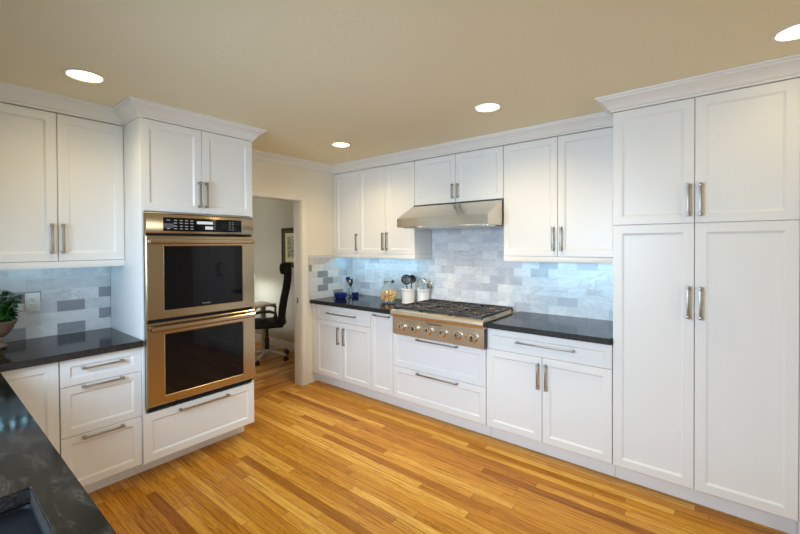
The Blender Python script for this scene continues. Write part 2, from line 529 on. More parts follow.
def holed_ceiling():
    b = bmesh.new()
    xs = [-3.7, 0.0, 1.57, 3.02, 6.4]; ys = [-4.05, -3.6, -1.9, .12]
    holes = {}
    for (x, y, _) in CANS: holes[(max(i for i in range(4) if xs[i] < x), max(j for j in range(3) if ys[j] < y))] = (x, y)
    for i in range(4):
        for j in range(3):
            x0, x1, y0, y1 = xs[i], xs[i + 1], ys[j], ys[j + 1]
            if (i, j) not in holes:
                b.faces.new([b.verts.new(p) for p in ((x0, y0, H), (x1, y0, H), (x1, y1, H), (x0, y1, H))]); continue
            cx, cy = holes[(i, j)]; n = 32; inner = []; outer = []
            for k in range(n):
                an = 2 * PI * k / n; dx, dy = math.cos(an), math.sin(an)
                inner.append(b.verts.new((cx + .076 * dx, cy + .076 * dy, H)))
                s_ = min(((x1 - cx) / dx if dx > 1e-9 else 1e9), ((x0 - cx) / dx if dx < -1e-9 else 1e9), ((y1 - cy) / dy if dy > 1e-9 else 1e9), ((y0 - cy) / dy if dy < -1e-9 else 1e9))
                outer.append(b.verts.new((cx + s_ * dx, cy + s_ * dy, H)))
            for k in range(n):
                b.faces.new((inner[k], outer[k], outer[(k + 1) % n], inner[(k + 1) % n]))
            for c in ((x0, y0), (x1, y0), (x1, y1), (x0, y1)):
                best = None
                for k in range(n):
                    p, q = outer[k].co, outer[(k + 1) % n].co
                    on_p = abs(p.x - c[0]) < 1e-6; on_q = abs(q.x - c[0]) < 1e-6
                    yp_, yq_ = abs(p.y - c[1]) < 1e-6, abs(q.y - c[1]) < 1e-6
                    if (on_p and yq_ and not (on_q and on_p)) or (yp_ and on_q and not (yp_ and yq_)): best = k
                if best is not None:
                    if (outer[best].co.xy - Vector(c)).length > 1e-5 and (outer[(best + 1) % n].co.xy - Vector(c)).length > 1e-5:
                        b.faces.new((outer[best], b.verts.new((*c, H)), outer[(best + 1) % n]))
    mb = MB(); mb._merge(b)
    mb.box(-3.7, 6.4, -4.05, .12, H + .14, H + .2)
    return mb


structure(holed_ceiling().build('ceiling', M['ceiling'], smooth=False))
DOOR_Y0, DOOR_Y1, DOOR_Z = -1.56, -0.757, 2.0
structure(MB().box(0, 6.4, 0, .12, 0, H).build('wall_back', M['wall']))
structure(MB().box(-3.7, 0, .02, .12, 0, H).build('wall_office', M['office_wall']))
wl = MB()
wl.box(-.12, 0, -4.05, DOOR_Y0, 0, H).box(-.12, 0, DOOR_Y1, .019, 0, H).box(-.12, 0, DOOR_Y0, DOOR_Y1, DOOR_Z, H)
structure(wl.build('wall_left', M['wall']))
structure(MB().box(-3.8, -3.7, -3.4, .12, 0, .8).box(-3.8, -3.7, -3.4, .12, 2.2, H).box(-3.8, -3.7, -3.4, -2.3, .8, 2.2).box(-3.8, -3.7, -.9, .12, .8, 2.2).build('wall_far', M['office_wall']))
structure(MB().box(-3.7, -.12, -3.4, -3.3, 0, H).build('wall_near', M['office_wall']))
# the wall behind the sink and the far right wall, with the windows that let the daylight in
WX0, WX1, WZa, WZb = 1.2, 2.8, 1.05, 2.05
wf = MB().box(-.12, 6.5, -4.15, -4.05, 0, WZa).box(-.12, 6.5, -4.15, -4.05, WZb, H).box(-.12, WX0, -4.15, -4.05, WZa, WZb).box(WX1, 6.5, -4.15, -4.05, WZa, WZb)
structure(wf.build('wall_front', M['wall']))
wr = MB().box(6.4, 6.5, -4.05, .12, 0, .65).box(6.4, 6.5, -4.05, .12, 2.25, H).box(6.4, 6.5, -4.05, -3.5, .65, 2.25).box(6.4, 6.5, -1.7, .12, .65, 2.25)
structure(wr.build('wall_right', M['wall']))
w1 = MB()
for x in (WX0, (WX0 + WX1) / 2 - .025, WX1 - .05): w1.box(x, x + .05, -4.13, -4.05, WZa, WZb)
for z in (WZa, WZb - .05): w1.box(WX0, WX1, -4.13, -4.05, z, z + .05)
structure(w1.build('window_1', M['trim']))
w2 = MB()
for y in (-3.5, -2.62, -1.75): w2.box(6.4, 6.48, y, y + .05, .65, 2.25)
for z in (.65, 2.20): w2.box(6.4, 6.48, -3.5, -1.7, z, z + .05)
structure(w2.build('window_2', M['trim']))


def sweep(path, prof):
    """sweep (out, drop) profile along a plan path with mitred corners; out is to the left of travel"""
    n = len(path); P = [Vector((p[0], p[1])) for p in path]; rings = []
    for i, p in enumerate(P):
        d0 = (P[i] - P[i - 1]).normalized() if i else None
        d1 = (P[i + 1] - P[i]).normalized() if i < n - 1 else None
        if d0 is None: d0 = d1
        if d1 is None: d1 = d0
        n0, n1 = Vector((-d0.y, d0.x)), Vector((-d1.y, d1.x))
        m = (n0 + n1); m = m / max(1e-6, m.dot(n0))
        rings.append([(p.x + m.x * o_, p.y + m.y * o_, z_) for (o_, z_) in prof])
    return rings


CROWN = [(-.01, H - .0885), (.010, H - .0885), (.010, H - .078), (.020, H - .072), (.024, H - .062), (.036, H - .044), (.056, H - .027),
         (.066, H - .022), (.070, H - .012), (.082, H - .012), (.084, H - .0005), (-.01, H - .0005)]
UF, BF = 0.309, 0.63          # door faces of wall cabinets and of base cabinets
TWX, TWL, TWR = 0.63, -2.473, -1.702
crown_path = [(.33, -3.53), (.33, TWL), (TWX, TWL), (TWX, TWR), (0, TWR), (0, -UF), (2.965, -UF), (2.965, -BF), (4.25, -BF)]
structure(MB().poly(sweep([(x, y) for x, y in crown_path][::-1], CROWN)).build('trim_1', M['trim'], angle=25))

# doorway casing and jamb
tc_ = MB()
tc_.box(0, .016, DOOR_Y1 - .006, DOOR_Y1 + .066, 0, DOOR_Z + .036, .004)
tc_.box(0, .016, TWR + .02, DOOR_Y1 - .0061, DOOR_Z - .006, DOOR_Z + .036, .004)
tc_.box(-.122, .001, DOOR_Y1 - .012, DOOR_Y1, 0, DOOR_Z, .001)
tc_.box(-.122, .001, DOOR_Y0, DOOR_Y1 - .0121, DOOR_Z - .012, DOOR_Z, .001)
tc_.box(-.122, .001, DOOR_Y0, DOOR_Y0 + .012, 0, DOOR_Z - .0121, .001)
tr2 = structure(tc_.build('trim_2', M['trim']))
MB().box(-.068, -.050, DOOR_Y1 - .0135, DOOR_Y1 - .0121, .885, .945, .0005).build('strike_plate', M['bronze'], tr2)
structure(MB().box(-3.7, -.12, .004, .02, 0, .125, .004).build('baseboard_back', M['trim']))

# ------------------------------------------------------------------ backsplashes
CT = 0.918                    # countertop height
tag(MB().box(0.0085, 2.965, -.008, -.0005, CT - .02, 1.42).box(1.181, 2.094, -.008, -.0005, 1.4201, 1.70).build('tile_backsplash', M['tile_x']),
    'white and grey marble tile backsplash behind the rangetop', 'backsplash', 'marble tile backsplashes')
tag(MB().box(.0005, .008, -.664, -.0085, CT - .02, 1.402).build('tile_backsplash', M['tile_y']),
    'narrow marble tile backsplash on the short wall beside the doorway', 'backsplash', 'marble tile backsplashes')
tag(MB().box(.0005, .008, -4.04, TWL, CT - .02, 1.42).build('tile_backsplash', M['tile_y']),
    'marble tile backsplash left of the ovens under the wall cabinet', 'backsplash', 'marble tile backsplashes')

# ------------------------------------------------------------------ base cabinets on the range wall
ZB, ZD, ZT = 0.117, 0.715, 0.877
G_BASE, G_WALL = 'white base cabinets', 'white wall cabinets'


def base_unit(name, label, F, u0, u1, D, group=G_BASE, toe=True, top=ZT):
    p = F((u0 + u1) / 2, D / 2, 0)
    t_ = thing(name, label, 'cabinet', p, group)
    carcass(t_, F, u0, u1, ZB, top, D)
    if toe: toe_kick(t_, F, u0, u1, D if F is FA else .56)
    return t_


c = base_unit('base_cabinet', 'white two-door base cabinet with one drawer, beside the doorway', FA, .003, .886, BF)
MB().fbox(FA, .003, .068, BF - .021, BF - .001, ZB, ZT - .004, .0015).build('filler_strip', M['white'], c)
front(c, FA, 'drawer', .07, .885, ZD, ZT - .004, BF, (.476, .797, .42, False), .043)
front(c, FA, 'door', .07, .4775, ZB, ZD, BF, (.437, .575, .175, True))
front(c, FA, 'door', .4775, .885, ZB, ZD, BF, (.489 + .03, .575, .175, True))
c = base_unit('pullout_cabinet', 'narrow white pull-out base cabinet left of the rangetop', FA, .886, 1.163, BF)
front(c, FA, 'door', .886, 1.163, ZB, ZT - .004, BF, (1.035, .848, .20, False), .049)
c = base_unit('drawer_cabinet', 'white cabinet with two wide drawers under the rangetop', FA, 1.163, 2.095, BF, top=.70)
front(c, FA, 'drawer', 1.163, 2.095, .410, .708, BF, (1.646, .686, .41, False))
front(c, FA, 'drawer', 1.163, 2.095, ZB, .410, BF, (1.646, .388, .41, False))
c = base_unit('base_cabinet', 'white two-door base cabinet between the rangetop and the pantry', FA, 2.097, 2.964, BF)
front(c, FA, 'drawer', 2.097, 2.964, .717, ZT - .004, BF, (2.538, .800, .40, False), .043)
front(c, FA, 'door', 2.097, 2.524, ZB, .717, BF, (2.497, .585, .18, True))
front(c, FA, 'door', 2.524, 2.964, ZB, .717, BF, (2.553, .585, .18, True))

# tall pantry
PX0, PXM, PX1, PZ = 2.966, 3.378, 3.797, 1.626
c = thing('pantry_cabinet', 'floor-to-ceiling white pantry cabinet with four shaker doors', 'cabinet', ((PX0 + PX1) / 2, -BF / 2, 0))
carcass(c, FA, PX0, PX1, ZB, 2.3325, BF)
toe_kick(c, FA, PX0, PX1, BF)
MB().fbox(FA, PX1 + .001, 4.25, .012, BF - .003, 0, 2.3325, .002).build('end_panel', M['white'], c)
for z0, z1, zh in ((PZ, 2.33, 1.757), (ZB, PZ, 1.178)):
    front(c, FA, 'door', PX0, PXM, z0, z1, BF, (3.357 - .007, zh, .182, True), .049)
    front(c, FA, 'door', PXM, PX1, z0, z1, BF, (3.402 + .004, zh, .182, True), .049)

# ------------------------------------------------------------------ wall cabinets on the range wall
def wall_unit(label, F, u0, u1, z0, z1, D, rail=True, name='wall_cabinet'):
    p = F((u0 + u1) / 2, D / 2, z0)
    t_ = thing(name, label, 'cabinet', p, G_WALL)
    carcass(t_, F, u0, u1, z0, z1, D)
    if rail: MB().fbox(F, u0 + .0005, u1 - .0005, D - .020, D - .002, z0 - .042, z0 - .0005, .0015).build('light_rail', M['white'], t_)
    return t_


WZ0, WZ1 = 1.414, 2.33
c = wall_unit('white single-door wall cabinet in the corner by the doorway', FA, .001, .42, WZ0, WZ1, UF)
MB().fbox(FA, .001, .038, UF - .021, UF - .001, WZ0, WZ1, .0015).build('filler_strip', M['white'], c)
front(c, FA, 'door', .04, .42, WZ0, WZ1 - .001, UF, (.391, 1.545, .182, True))
c = wall_unit('white two-door wall cabinet left of the range hood', FA, .42, 1.18, WZ0, WZ1, UF)
MB().fbox(FA, 1.160, 1.1795, .012, UF - .0205, WZ0 - .042, WZ0 - .0005, .0015).build('light_rail', M['white'], c)
front(c, FA, 'door', .42, .80, WZ0, WZ1 - .001, UF, (.775, 1.548, .182, True))
front(c, FA, 'door', .80, 1.18, WZ0, WZ1 - .001, UF, (.828, 1.548, .182, True))
c = wall_unit('short white two-door wall cabinet above the range hood', FA, 1.181, 2.097, 1.892, WZ1, UF, rail=False)
front(c, FA, 'door', 1.181, 1.64, 1.892, WZ1 - .001, UF, (1.615, 1.995, .13, True))
front(c, FA, 'door', 1.64, 2.097, 1.892, WZ1 - .001, UF, (1.670, 1.995, .13, True))
c = wall_unit('white two-door wall cabinet between the range hood and the pantry', FA, 2.098, 2.963, WZ0, WZ1, UF)
front(c, FA, 'door', 2.098, 2.533, WZ0, WZ1 - .001, UF, (2.502, 1.552, .182, True))
front(c, FA, 'door', 2.533, 2.963, WZ0, WZ1 - .001, UF, (2.560, 1.552, .182, True))

# ------------------------------------------------------------------ oven wall: tower, base units, wall cabinet
c = thing('oven_cabinet', 'tall white cabinet that houses the double oven', 'cabinet', (.3, (TWL + TWR) / 2, 0))
OZ0, OZ1 = 0.447, 1.7345
b = MB()
b.box(.012, TWX - .0005, TWL, TWL + .018, .1165, 2.3325, .001).box(.012, TWX - .0005, TWR - .018, TWR, .1165, 2.3325, .001)
b.box(.012, .03, TWL + .018, TWR - .018, .1165, 2.3325)
b.box(.03, TWX - .022, TWL + .018, TWR - .018, .1165, OZ0 - .02).box(.03, TWX - .022, TWL + .018, TWR - .018, OZ1 + .002, 2.3325)
b.build('body', M['white'], c)
MB().box(.46, .475, TWL + .0005, TWR - .0005, 0, .1155).build('toe_kick', M['white'], c)
TM = (TWL + TWR) / 2
front(c, FB, 'door', TWL, TM - .001, 1.7385, 2.3305, TWX, (TM - .025, 1.872, .182, True))
front(c, FB, 'door', TM - .001, TWR, 1.7385, 2.3305, TWX, (TM + .025, 1.872, .182, True))
front(c, FB, 'drawer', TWL, TWR, ZB, .436, TWX, (TM, .402, .35, False))

BX = 0.615
c = base_unit('drawer_cabinet', 'white three-drawer base cabinet left of the ovens', FB, -2.876, TWL - .001, BX)
for z0, z1, zh in ((.716, ZT - .003, .812), (.428, .716, .705), (ZB, .428, .408)):
    front(c, FB, 'drawer', -2.876, TWL - .001, z0, z1, BX, (-2.677, zh, .205, False), .043)
c = base_unit('base_cabinet', 'white single-door base cabinet in the corner behind the peninsula', FB, -3.30, -2.878, BX)
front(c, FB, 'door', -3.17, -2.878, ZB, ZT - .003, BX, None)
MB().fbox(FB, -3.30, -3.172, BX - .021, BX - .001, ZB, ZT - .003, .001).build('filler_strip', M['white'], c)

WX = 0.33
c = wall_unit('white two-door wall cabinet left of the ovens', FB, -3.170, TWL - .001, 1.422, WZ1, WX)
front(c, FB, 'door', -3.170, -2.822, 1.422, WZ1 - .001, WX, (-2.852, 1.562, .182, True))
front(c, FB, 'door', -2.822, TWL - .001, 1.422, WZ1 - .001, WX, (-2.800, 1.562, .182, True))
c = wall_unit('single-door white wall cabinet farthest left, above the potted plant', FB, -3.53, -3.172, 1.422, WZ1, WX)
front(c, FB, 'door', -3.53, -3.172, 1.422, WZ1 - .001, WX, (-3.50, 1.562, .182, True))

# ------------------------------------------------------------------ countertops
def counter_cells(xs, ys, keep, z0, z1):
    b_ = bmesh.new(); V = {}
    def v(i, j):
        if (i, j) not in V: V[(i, j)] = b_.verts.new((xs[i], ys[j], z1))
        return V[(i, j)]
    for i in range(len(xs) - 1):
        for j in range(len(ys) - 1):
            if keep(i, j): b_.faces.new((v(i, j), v(i + 1, j), v(i + 1, j + 1), v(i, j + 1)))
    ret = bmesh.ops.extrude_face_region(b_, geom=list(b_.faces))
    bmesh.ops.translate(b_, vec=(0, 0, z0 - z1), verts=[g for g in ret['geom'] if isinstance(g, bmesh.types.BMVert)])
    bmesh.ops.recalc_face_normals(b_, faces=list(b_.faces))
    sharp = [e for e in b_.edges if len(e.link_faces) == 2 and e.calc_face_angle(0) > 1.0]
    bmesh.ops.bevel(b_, geom=sharp, offset=.003, segments=2, affect='EDGES')
    for f in b_.faces:
        if abs(f.normal.z) < .5: f.material_index = 1
    m_ = MB(); me = bpy.data.meshes.new('tmp'); b_.to_mesh(me); b_.free(); m_.bm.from_mesh(me); bpy.data.meshes.remove(me)
    return m_


STONE = [M['stone'], M['stone_edge']]
CB = .879
tag(counter_cells([.009, 1.180], [-BF - .032, -.009], lambda i, j: True, CB, CT).build('countertop', STONE),
    'dark stone countertop holding the jar and crocks left of the rangetop', 'countertop', 'dark stone countertops')
tag(counter_cells([2.1155, 2.9645], [-BF - .032, -.009], lambda i, j: True, CB, CT).build('countertop', STONE),
    'dark stone countertop between the rangetop and the pantry', 'countertop', 'dark stone countertops')
SX0, SX1, SY0, SY1 = 2.15, 2.93, -3.66, -3.212
XS = [.009, .656, SX0, SX1, 3.25]; YS = [-4.02, SY0, SY1, -3.128, TWL - .001]
tag(counter_cells(XS, YS, lambda i, j: (i == 0) or (j < 3 and not (i == 2 and j == 1)), CB, CT).build('countertop', STONE),
    'large dark stone countertop turning from the oven wall into the sink peninsula', 'countertop', 'dark stone countertops')
c = thing('peninsula_cabinet', 'white base cabinets under the sink peninsula countertop', 'cabinet', (1.95, -3.5, 0))
pb = MB().box(.66, SX0 - .03, -3.95, -3.18, ZB, CB - .0005).box(SX1 + .03, 3.2, -3.95, -3.18, ZB, CB - .0005).box(SX0 - .03, SX1 + .03, -3.95, -3.18, ZB, .60)
pb.box(SX0 - .03, SX1 + .03, -3.1975, -3.18, .60, CB - .0005)
pb.build('body', M['white'], c)
MB().box(.66, 3.2, -3.90, -3.26, 0, ZB - .0005).build('toe_kick', M['white'], c)
FP = lambda u, w, z: (u, -3.18 + w, z)
for i in range(5):
    u0 = .70 + i * .5; front(c, FP, 'door', u0, u0 + .5, ZB, CB - .006, .02, (u0 + .45, .70, .175, True))

# sink
def sink_shell():
    x0, x1, y0, y1 = SX0 - .004, SX1 + .004, SY0 - .004, SY1 + .004
    zt, zb_ = CB - .001, .665
    def rr(i, z, rad):
        pts = []
        for cx, cy, a0 in ((x1 - i - rad, y1 - i - rad, 0), (x0 + i + rad, y1 - i - rad, 90), (x0 + i + rad, y0 + i + rad, 180), (x1 - i - rad, y0 + i + rad, 270)):
            for k in range(7):
                an = math.radians(a0 + 15 * k); pts.append((cx + rad * math.cos(an), cy + rad * math.sin(an), z))
        return pts
    return MB().poly([rr(-.012, zt - .008, .03), rr(-.012, zt, .03), rr(0.0, zt, .022), rr(.004, zt - .006, .022), rr(.008, zb_ + .03, .022), rr(.02, zb_ + .006, .03), rr(.05, zb_, .05)])


s_ = thing('kitchen_sink', 'black undermount sink set in the peninsula countertop', 'sink', (2.54, -3.43, .66))
sink_shell().build('basin', M['sink'], s_)
MB().lathe([(.0, .0045), (.030, .0045), (.034, .003), (.045, .0035), (.048, 0), (0, 0)], (2.54, -3.43, .6655)).build('drain', M['steel_bright'], s_)

# ------------------------------------------------------------------ double oven
ov = thing('double_oven', 'stainless steel double wall oven with black glass doors', 'oven', (.33, TM, OZ0))
OY0, OY1 = -2.462, -1.713
GY0, GY1 = -2.356, -1.813
MB().box(.06, .634, OY0 + .012, OY1 - .012, OZ0 + .002, OZ1 - .001).build('housing', M['gap'], ov)
b = MB().box(.634, .648, OY0, OY1, 1.7245, OZ1 - .001, .002)
b.box(.634, .648, OY0, OY0 + .012, OZ0 + .012, 1.7244, .002).box(.634, .648, OY1 - .012, OY1, OZ0 + .012, 1.7244, .002)
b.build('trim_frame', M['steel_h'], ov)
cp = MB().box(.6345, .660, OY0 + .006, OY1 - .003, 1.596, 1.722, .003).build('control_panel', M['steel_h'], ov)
dp = MB().box(.660, .662, GY0, GY1, 1.612, 1.702, .0006).build('display_glass', M['black_glass'], cp)
keys = [(y, z, .010, .003) for i, y in enumerate((-2.325, -2.281, -2.245, -2.211, -2.176)) for j, z in enumerate((1.628, 1.646, 1.666, 1.684)) if not (i == 0 and j in (1, 2))]
keys += [(y, z, .006, .002) for y in (-2.018, -1.905, -1.882) for z in (1.632, 1.650, 1.668, 1.684)]
for y, z, hw, hh in keys: MB().box(.6621, .6624, y - hw, y + hw, z - hh, z + hh).build('key', M['legend'], cp)
MB().box(.662, .6624, -2.142, -2.030, 1.664, 1.684).box(.662, .6624, -2.085, -2.030, 1.628, 1.650).build('readout', M['display'], dp)


def text_mesh(name, body, size, loc, rot, mat, parent, depth=0.0006):
    cu = bpy.data.curves.new(name, 'FONT'); cu.body = body; cu.size = size; cu.align_x = 'CENTER'; cu.align_y = 'CENTER'; cu.extrude = depth
    o = bpy.data.objects.new(name + '_curve', cu); COL.objects.link(o)
    dg = bpy.context.evaluated_depsgraph_get()
    me = bpy.data.meshes.new_from_object(o.evaluated_get(dg))
    me.name = name
    bpy.data.objects.remove(o); bpy.data.curves.remove(cu)
    q = bpy.data.objects.new(name, me); COL.objects.link(q)
    me.materials.clear(); me.materials.append(mat)
    q.parent = parent; q.location = Vector(loc) - ORIGIN[parent.name]; q.rotation_euler = rot
    return q


def oven_door(z0, z1, gz0, gz1, hz, logo=False):
    x0, x1 = .6345, .672
    d = MB()
    def ring(i, x): return [(x, OY0 + i, z0 + i), (x, OY1 - i, z0 + i), (x, OY1 - i, z1 - i), (x, OY0 + i, z1 - i)]
    def win(i, x): return [(x, GY0 + i, gz0 + i), (x, GY1 - i, gz0 + i), (x, GY1 - i, gz1 - i), (x, GY0 + i, gz1 - i)]
    d.poly([ring(0, x0), ring(0, x1 - .006), ring(.006, x1), win(-.005, x1), win(0, x1 - .003), win(.001, x1 - .006)])
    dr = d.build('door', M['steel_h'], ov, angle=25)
    gl = MB().box(x1 - .0058, x1 - .003, GY0 + .0015, GY1 - .0015, gz0 + .0015, gz1 - .0015).build('window', M['black_glass'], dr)
    h = MB()
    n = 14
    prof = [(.058, .0), (.056, .010), (.049, .016), (.042, .012), (.040, 0), (.042, -.012), (.049, -.016), (.056, -.010)]
    h.poly([[(x1 + px - .0, y, hz + pz) for px, pz in prof] for y in (OY0 + .010, OY0 + .014, OY1 - .034, OY1 - .030)])
    for y in (OY0 + .03, OY1 - .05):
        h.box(x1 - .001, x1 + .045, y - .014, y + .014, hz - .012, hz + .012, .004)
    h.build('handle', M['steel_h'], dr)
    if logo:
        text_mesh('logo', 'Thermador', .013, (x1 - .0029, (GY0 + GY1) / 2, gz0 + .020), (PI / 2, 0, PI / 2), M['legend'], dr, .0002)
    return dr


oven_door(1.036, 1.580, 1.092, 1.513, 1.543, True)
oven_door(.482, 1.018, .538, .937, .984)

# ------------------------------------------------------------------ rangetop
RX0, RX1 = 1.203, 2.112
rg = thing('gas_rangetop', 'stainless six-burner gas rangetop with black grates', 'rangetop', ((RX0 + RX1) / 2, -.33, .72))
MB().box(1.185, 2.090, -.630, -.02, .713, .905).build('body', M['gap'], rg)
# front fascia with rounded bullnose
prof = [(-.632, .905), (-.66, .934), (-.690, .934), (-.703, .929), (-.710, .918), (-.711, .900), (-.708, .884), (-.700, .876), (-.690, .874), (-.632, .874)]
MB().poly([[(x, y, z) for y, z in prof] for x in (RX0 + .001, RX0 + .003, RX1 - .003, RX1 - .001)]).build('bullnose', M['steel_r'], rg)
n = 8; ring0 = []
rad = .035
for cx, cz, a0 in ((RX1 - .004 - .006, .8735 - .004, 0), (RX0 + .004 + .004, .8735 - .004, 90)):
    for k in range(3):
        an = math.radians(a0 + 45 * k); ring0.append((cx + .004 * math.cos(an), cz + .004 * math.sin(an)))
for cx, cz, a0, r_ in ((RX0 + .004 + rad, .716 + rad, 180, rad), (RX1 - .004 - .008, .716 + .008, 270, .008)):
    for k in range(7):
        an = math.radians(a0 + 15 * k); ring0.append((cx + r_ * math.cos(an), cz + r_ * math.sin(an)))
ccx, ccz = (RX0 + RX1) / 2, .795
sh = lambda s: [(ccx + (x - ccx) * (1 - s / .46), ccz + (z - ccz) * (1 - s / .08)) for x, z in ring0]
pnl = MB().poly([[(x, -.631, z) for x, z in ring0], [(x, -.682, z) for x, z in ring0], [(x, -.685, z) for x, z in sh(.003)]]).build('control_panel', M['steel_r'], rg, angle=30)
for i, kx in enumerate((-.35, -.21, -.07, .07, .21, .35)):
    x = 1.672 + kx
    rot = Matrix.Rotation(math.radians(90), 4, 'X')
    kn = MB().lathe([(0, .0), (.034, .0), (.034, .004), (.029, .007), (.026, .010), (.0235, .034), (.021, .038), (0, .0385)], (x, -.685, .79), 28, rot)
    kn = kn.build('knob', M['steel_bright'], pnl)
    MB().box(x - .0035, x + .0035, -.7262, -.7236, .79, .812).build('pointer', M['black'], kn)
for x in (1.672 - .28, 1.672, 1.672 + .28):
    MB().lathe([(0, 0), (.005, 0), (.005, .002), (0, .0025)], (x, -.685, .79), 16, Matrix.Rotation(math.radians(90), 4, 'X')).build('indicator', M['black'], pnl)
text_mesh('logo', 'Thermador', .034, (1.652, -.6856, .852), (PI / 2, 0, 0), M['dark_text'], pnl)
MB().box(RX1 - .0038, RX1 - .002, -.682, -.632, .718, .868, .0005).build('side_cap', M['black'], rg)
# cooktop pan
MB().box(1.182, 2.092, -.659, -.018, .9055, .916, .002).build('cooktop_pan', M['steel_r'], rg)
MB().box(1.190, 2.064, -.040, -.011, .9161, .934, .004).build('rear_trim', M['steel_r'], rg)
gx = [1.195, 1.195 + .292, 1.195 + .584, 1.195 + .876]
for i in range(3):
    x0, x1 = gx[i] + .002, gx[i + 1] - .002; xc = (x0 + x1) / 2
    y0, y1 = -.640, -.048
    g = MB(); zt = .957; w = .006; zb_ = .937
    g.box(x0, x0 + 2 * w, y0, y1, zb_, zt, .003).box(x1 - 2 * w, x1, y0, y1, zb_, zt, .003)
    for y in (y0, (y0 + y1) / 2 - w, y1 - 2 * w): g.box(x0 + .006, x1 - .006, y, y + 2 * w, zb_, zt, .003)
    for yc in (y0 + .155, y1 - .155):
        for k in range(8):
            an = PI / 4 * k + (0 if k % 2 == 0 else 0)
            dx, dy = math.cos(an), math.sin(an)
            m = min((xc - x0 - w) / abs(dx) if abs(dx) > .01 else 9, (.149) / abs(dy) if abs(dy) > .01 else 9)
            g.tube([(xc + dx * .035, yc + dy * .035, zt - .012), (xc + dx * .05, yc + dy * .05, zt - .006), (xc + dx * m, yc + dy * m, zt - .008)], .0062, 6)
        g.tube([(xc + .078 * math.cos(q * PI / 8), yc + .078 * math.sin(q * PI / 8), zt - .008) for q in range(16)], .005, 6, closed=True)
    for (x, y) in ((x0 + w, y0 + w), (x1 - w, y0 + w), (x0 + w, y1 - w), (x1 - w, y1 - w)): g.box(x - w, x + w, y - w, y + w, .9165, zb_ + .004, .001)
    g.build('grate', M['iron'], rg)
    for yc in (y0 + .155, y1 - .155):
        bu = MB().lathe([(0, 0), (.058, 0), (.058, .004), (.046, .010), (.046, .013), (0, .013)], (xc, yc, .9162), 28).build('burner', M['steel_bright'], rg)
        MB().lathe([(0, 0), (.040, 0), (.042, .003), (.040, .008), (0, .010)], (xc, yc, .9293), 24).build('burner_cap', M['iron'], bu)

# ------------------------------------------------------------------ range hood
hd = thing('range_hood', 'stainless steel under-cabinet range hood with slanted front', 'hood', (1.64, -.3, 1.66))
HX0, HX1 = 1.184, 2.093
HY, HZ0, HZ1, HZ2 = -.585, 1.672, 1.748, 1.888
prof = [(-.010, HZ2), (-.330, HZ2), (-.3305, HZ2 - .004), (HY + .002, HZ1 + .002), (HY, HZ1), (HY, HZ0 + .002), (HY + .002, HZ0), (HY + .02, HZ0), (HY + .02, HZ0 + .016), (-.03, HZ0 + .016), (-.03, HZ0), (-.010, HZ0)]
hb = bmesh.new()
vs = [[hb.verts.new((x, y, z)) for y, z in prof] for x in (HX0, HX1)]
n = len(prof)
for i in range(n): hb.faces.new((vs[0][i], vs[0][(i + 1) % n], vs[1][(i + 1) % n], vs[1][i]))
hb.faces.new(vs[0]); hb.faces.new(vs[1][::-1])
bmesh.ops.recalc_face_normals(hb, faces=list(hb.faces))
MB()._merge(hb).build('canopy', M['steel_v'], hd, angle=10)
MB().box(HX0 + .001, HX0 + .016, HY + .0205, -.0305, HZ0, HZ0 + .0155).build('side_lip', M['steel_v'], hd)
MB().box(HX1 - .016, HX1 - .001, HY + .0205, -.0305, HZ0, HZ0 + .0155).build('side_lip', M['steel_v'], hd)
for i in range(3):
    x0 = HX0 + .02 + i * .2895; x1 = x0 + .286
    f = MB().box(x0, x1, -.525, -.06, HZ0 + .012, HZ0 + .0155, mi=1)
    for k in range(9):
        xx = x0 + .008 + k * .0315
        f.box(xx, xx + .016, -.522, -.065, HZ0 - .009, HZ0 + .0118, .003)
    f.build('baffle_filter', [M['steel_bright'], M['gap']], hd)
MB().box(HX0, HX1, -.334, -.3306, HZ2 - .012, HZ2 + .0, .0).build('top_flange', M['gap'], hd)

for x in (1.40, 1.88):
    hl_ = MB().lathe([(0, -.002), (.028, -.002), (.030, .002), (.030, .012), (0, .012)], (x, -.553, HZ0 + .0035), 24).build('lamp', M['hood_lamp'], hd)
    sl = bpy.data.lights.new('hood_beam', 'SPOT'); sl.energy = HOOD_BEAM; sl.color = (1.0, 0.78, 0.55)
    sl.spot_size = math.radians(150); sl.spot_blend = 1.0; sl.shadow_soft_size = .02
    so = bpy.data.objects.new('hood_beam', sl); COL.objects.link(so); so.parent = hd; so.location = Vector((x, -.555, HZ0 - .004)) - ORIGIN[hd.name]

# ------------------------------------------------------------------ recessed lights
for (x, y, lab), dim in zip(CANS, (.30, 1.05, 1, .10)):
    t_ = thing('recessed_light', lab, 'light', (x, y, H), 'recessed ceiling lights')
    MB().lathe([(.074, 0.0), (.095, -.0005), (.096, -.003), (.092, -.005), (.077, -.004), (.073, .006), (.070, .03), (.0735, .03)], (x, y, H), 40, loop=True).build('trim_ring', M['trim'], t_)
    MB().lathe([(0, .004), (.0725, .004), (.0725, .010), (0, .010)], (x, y, H), 32).build('lamp', M['can'], t_)
    sl = bpy.data.lights.new('recessed_light_beam', 'SPOT'); sl.energy = CAN_BEAM * dim; sl.color = CAN_BEAM_COLOR
    sl.spot_size = math.radians(156); sl.spot_blend = 1.0; sl.shadow_soft_size = .06
    so = bpy.data.objects.new('recessed_light_beam', sl); COL.objects.link(so); so.parent = t_; so.location = (0, 0, -.01)

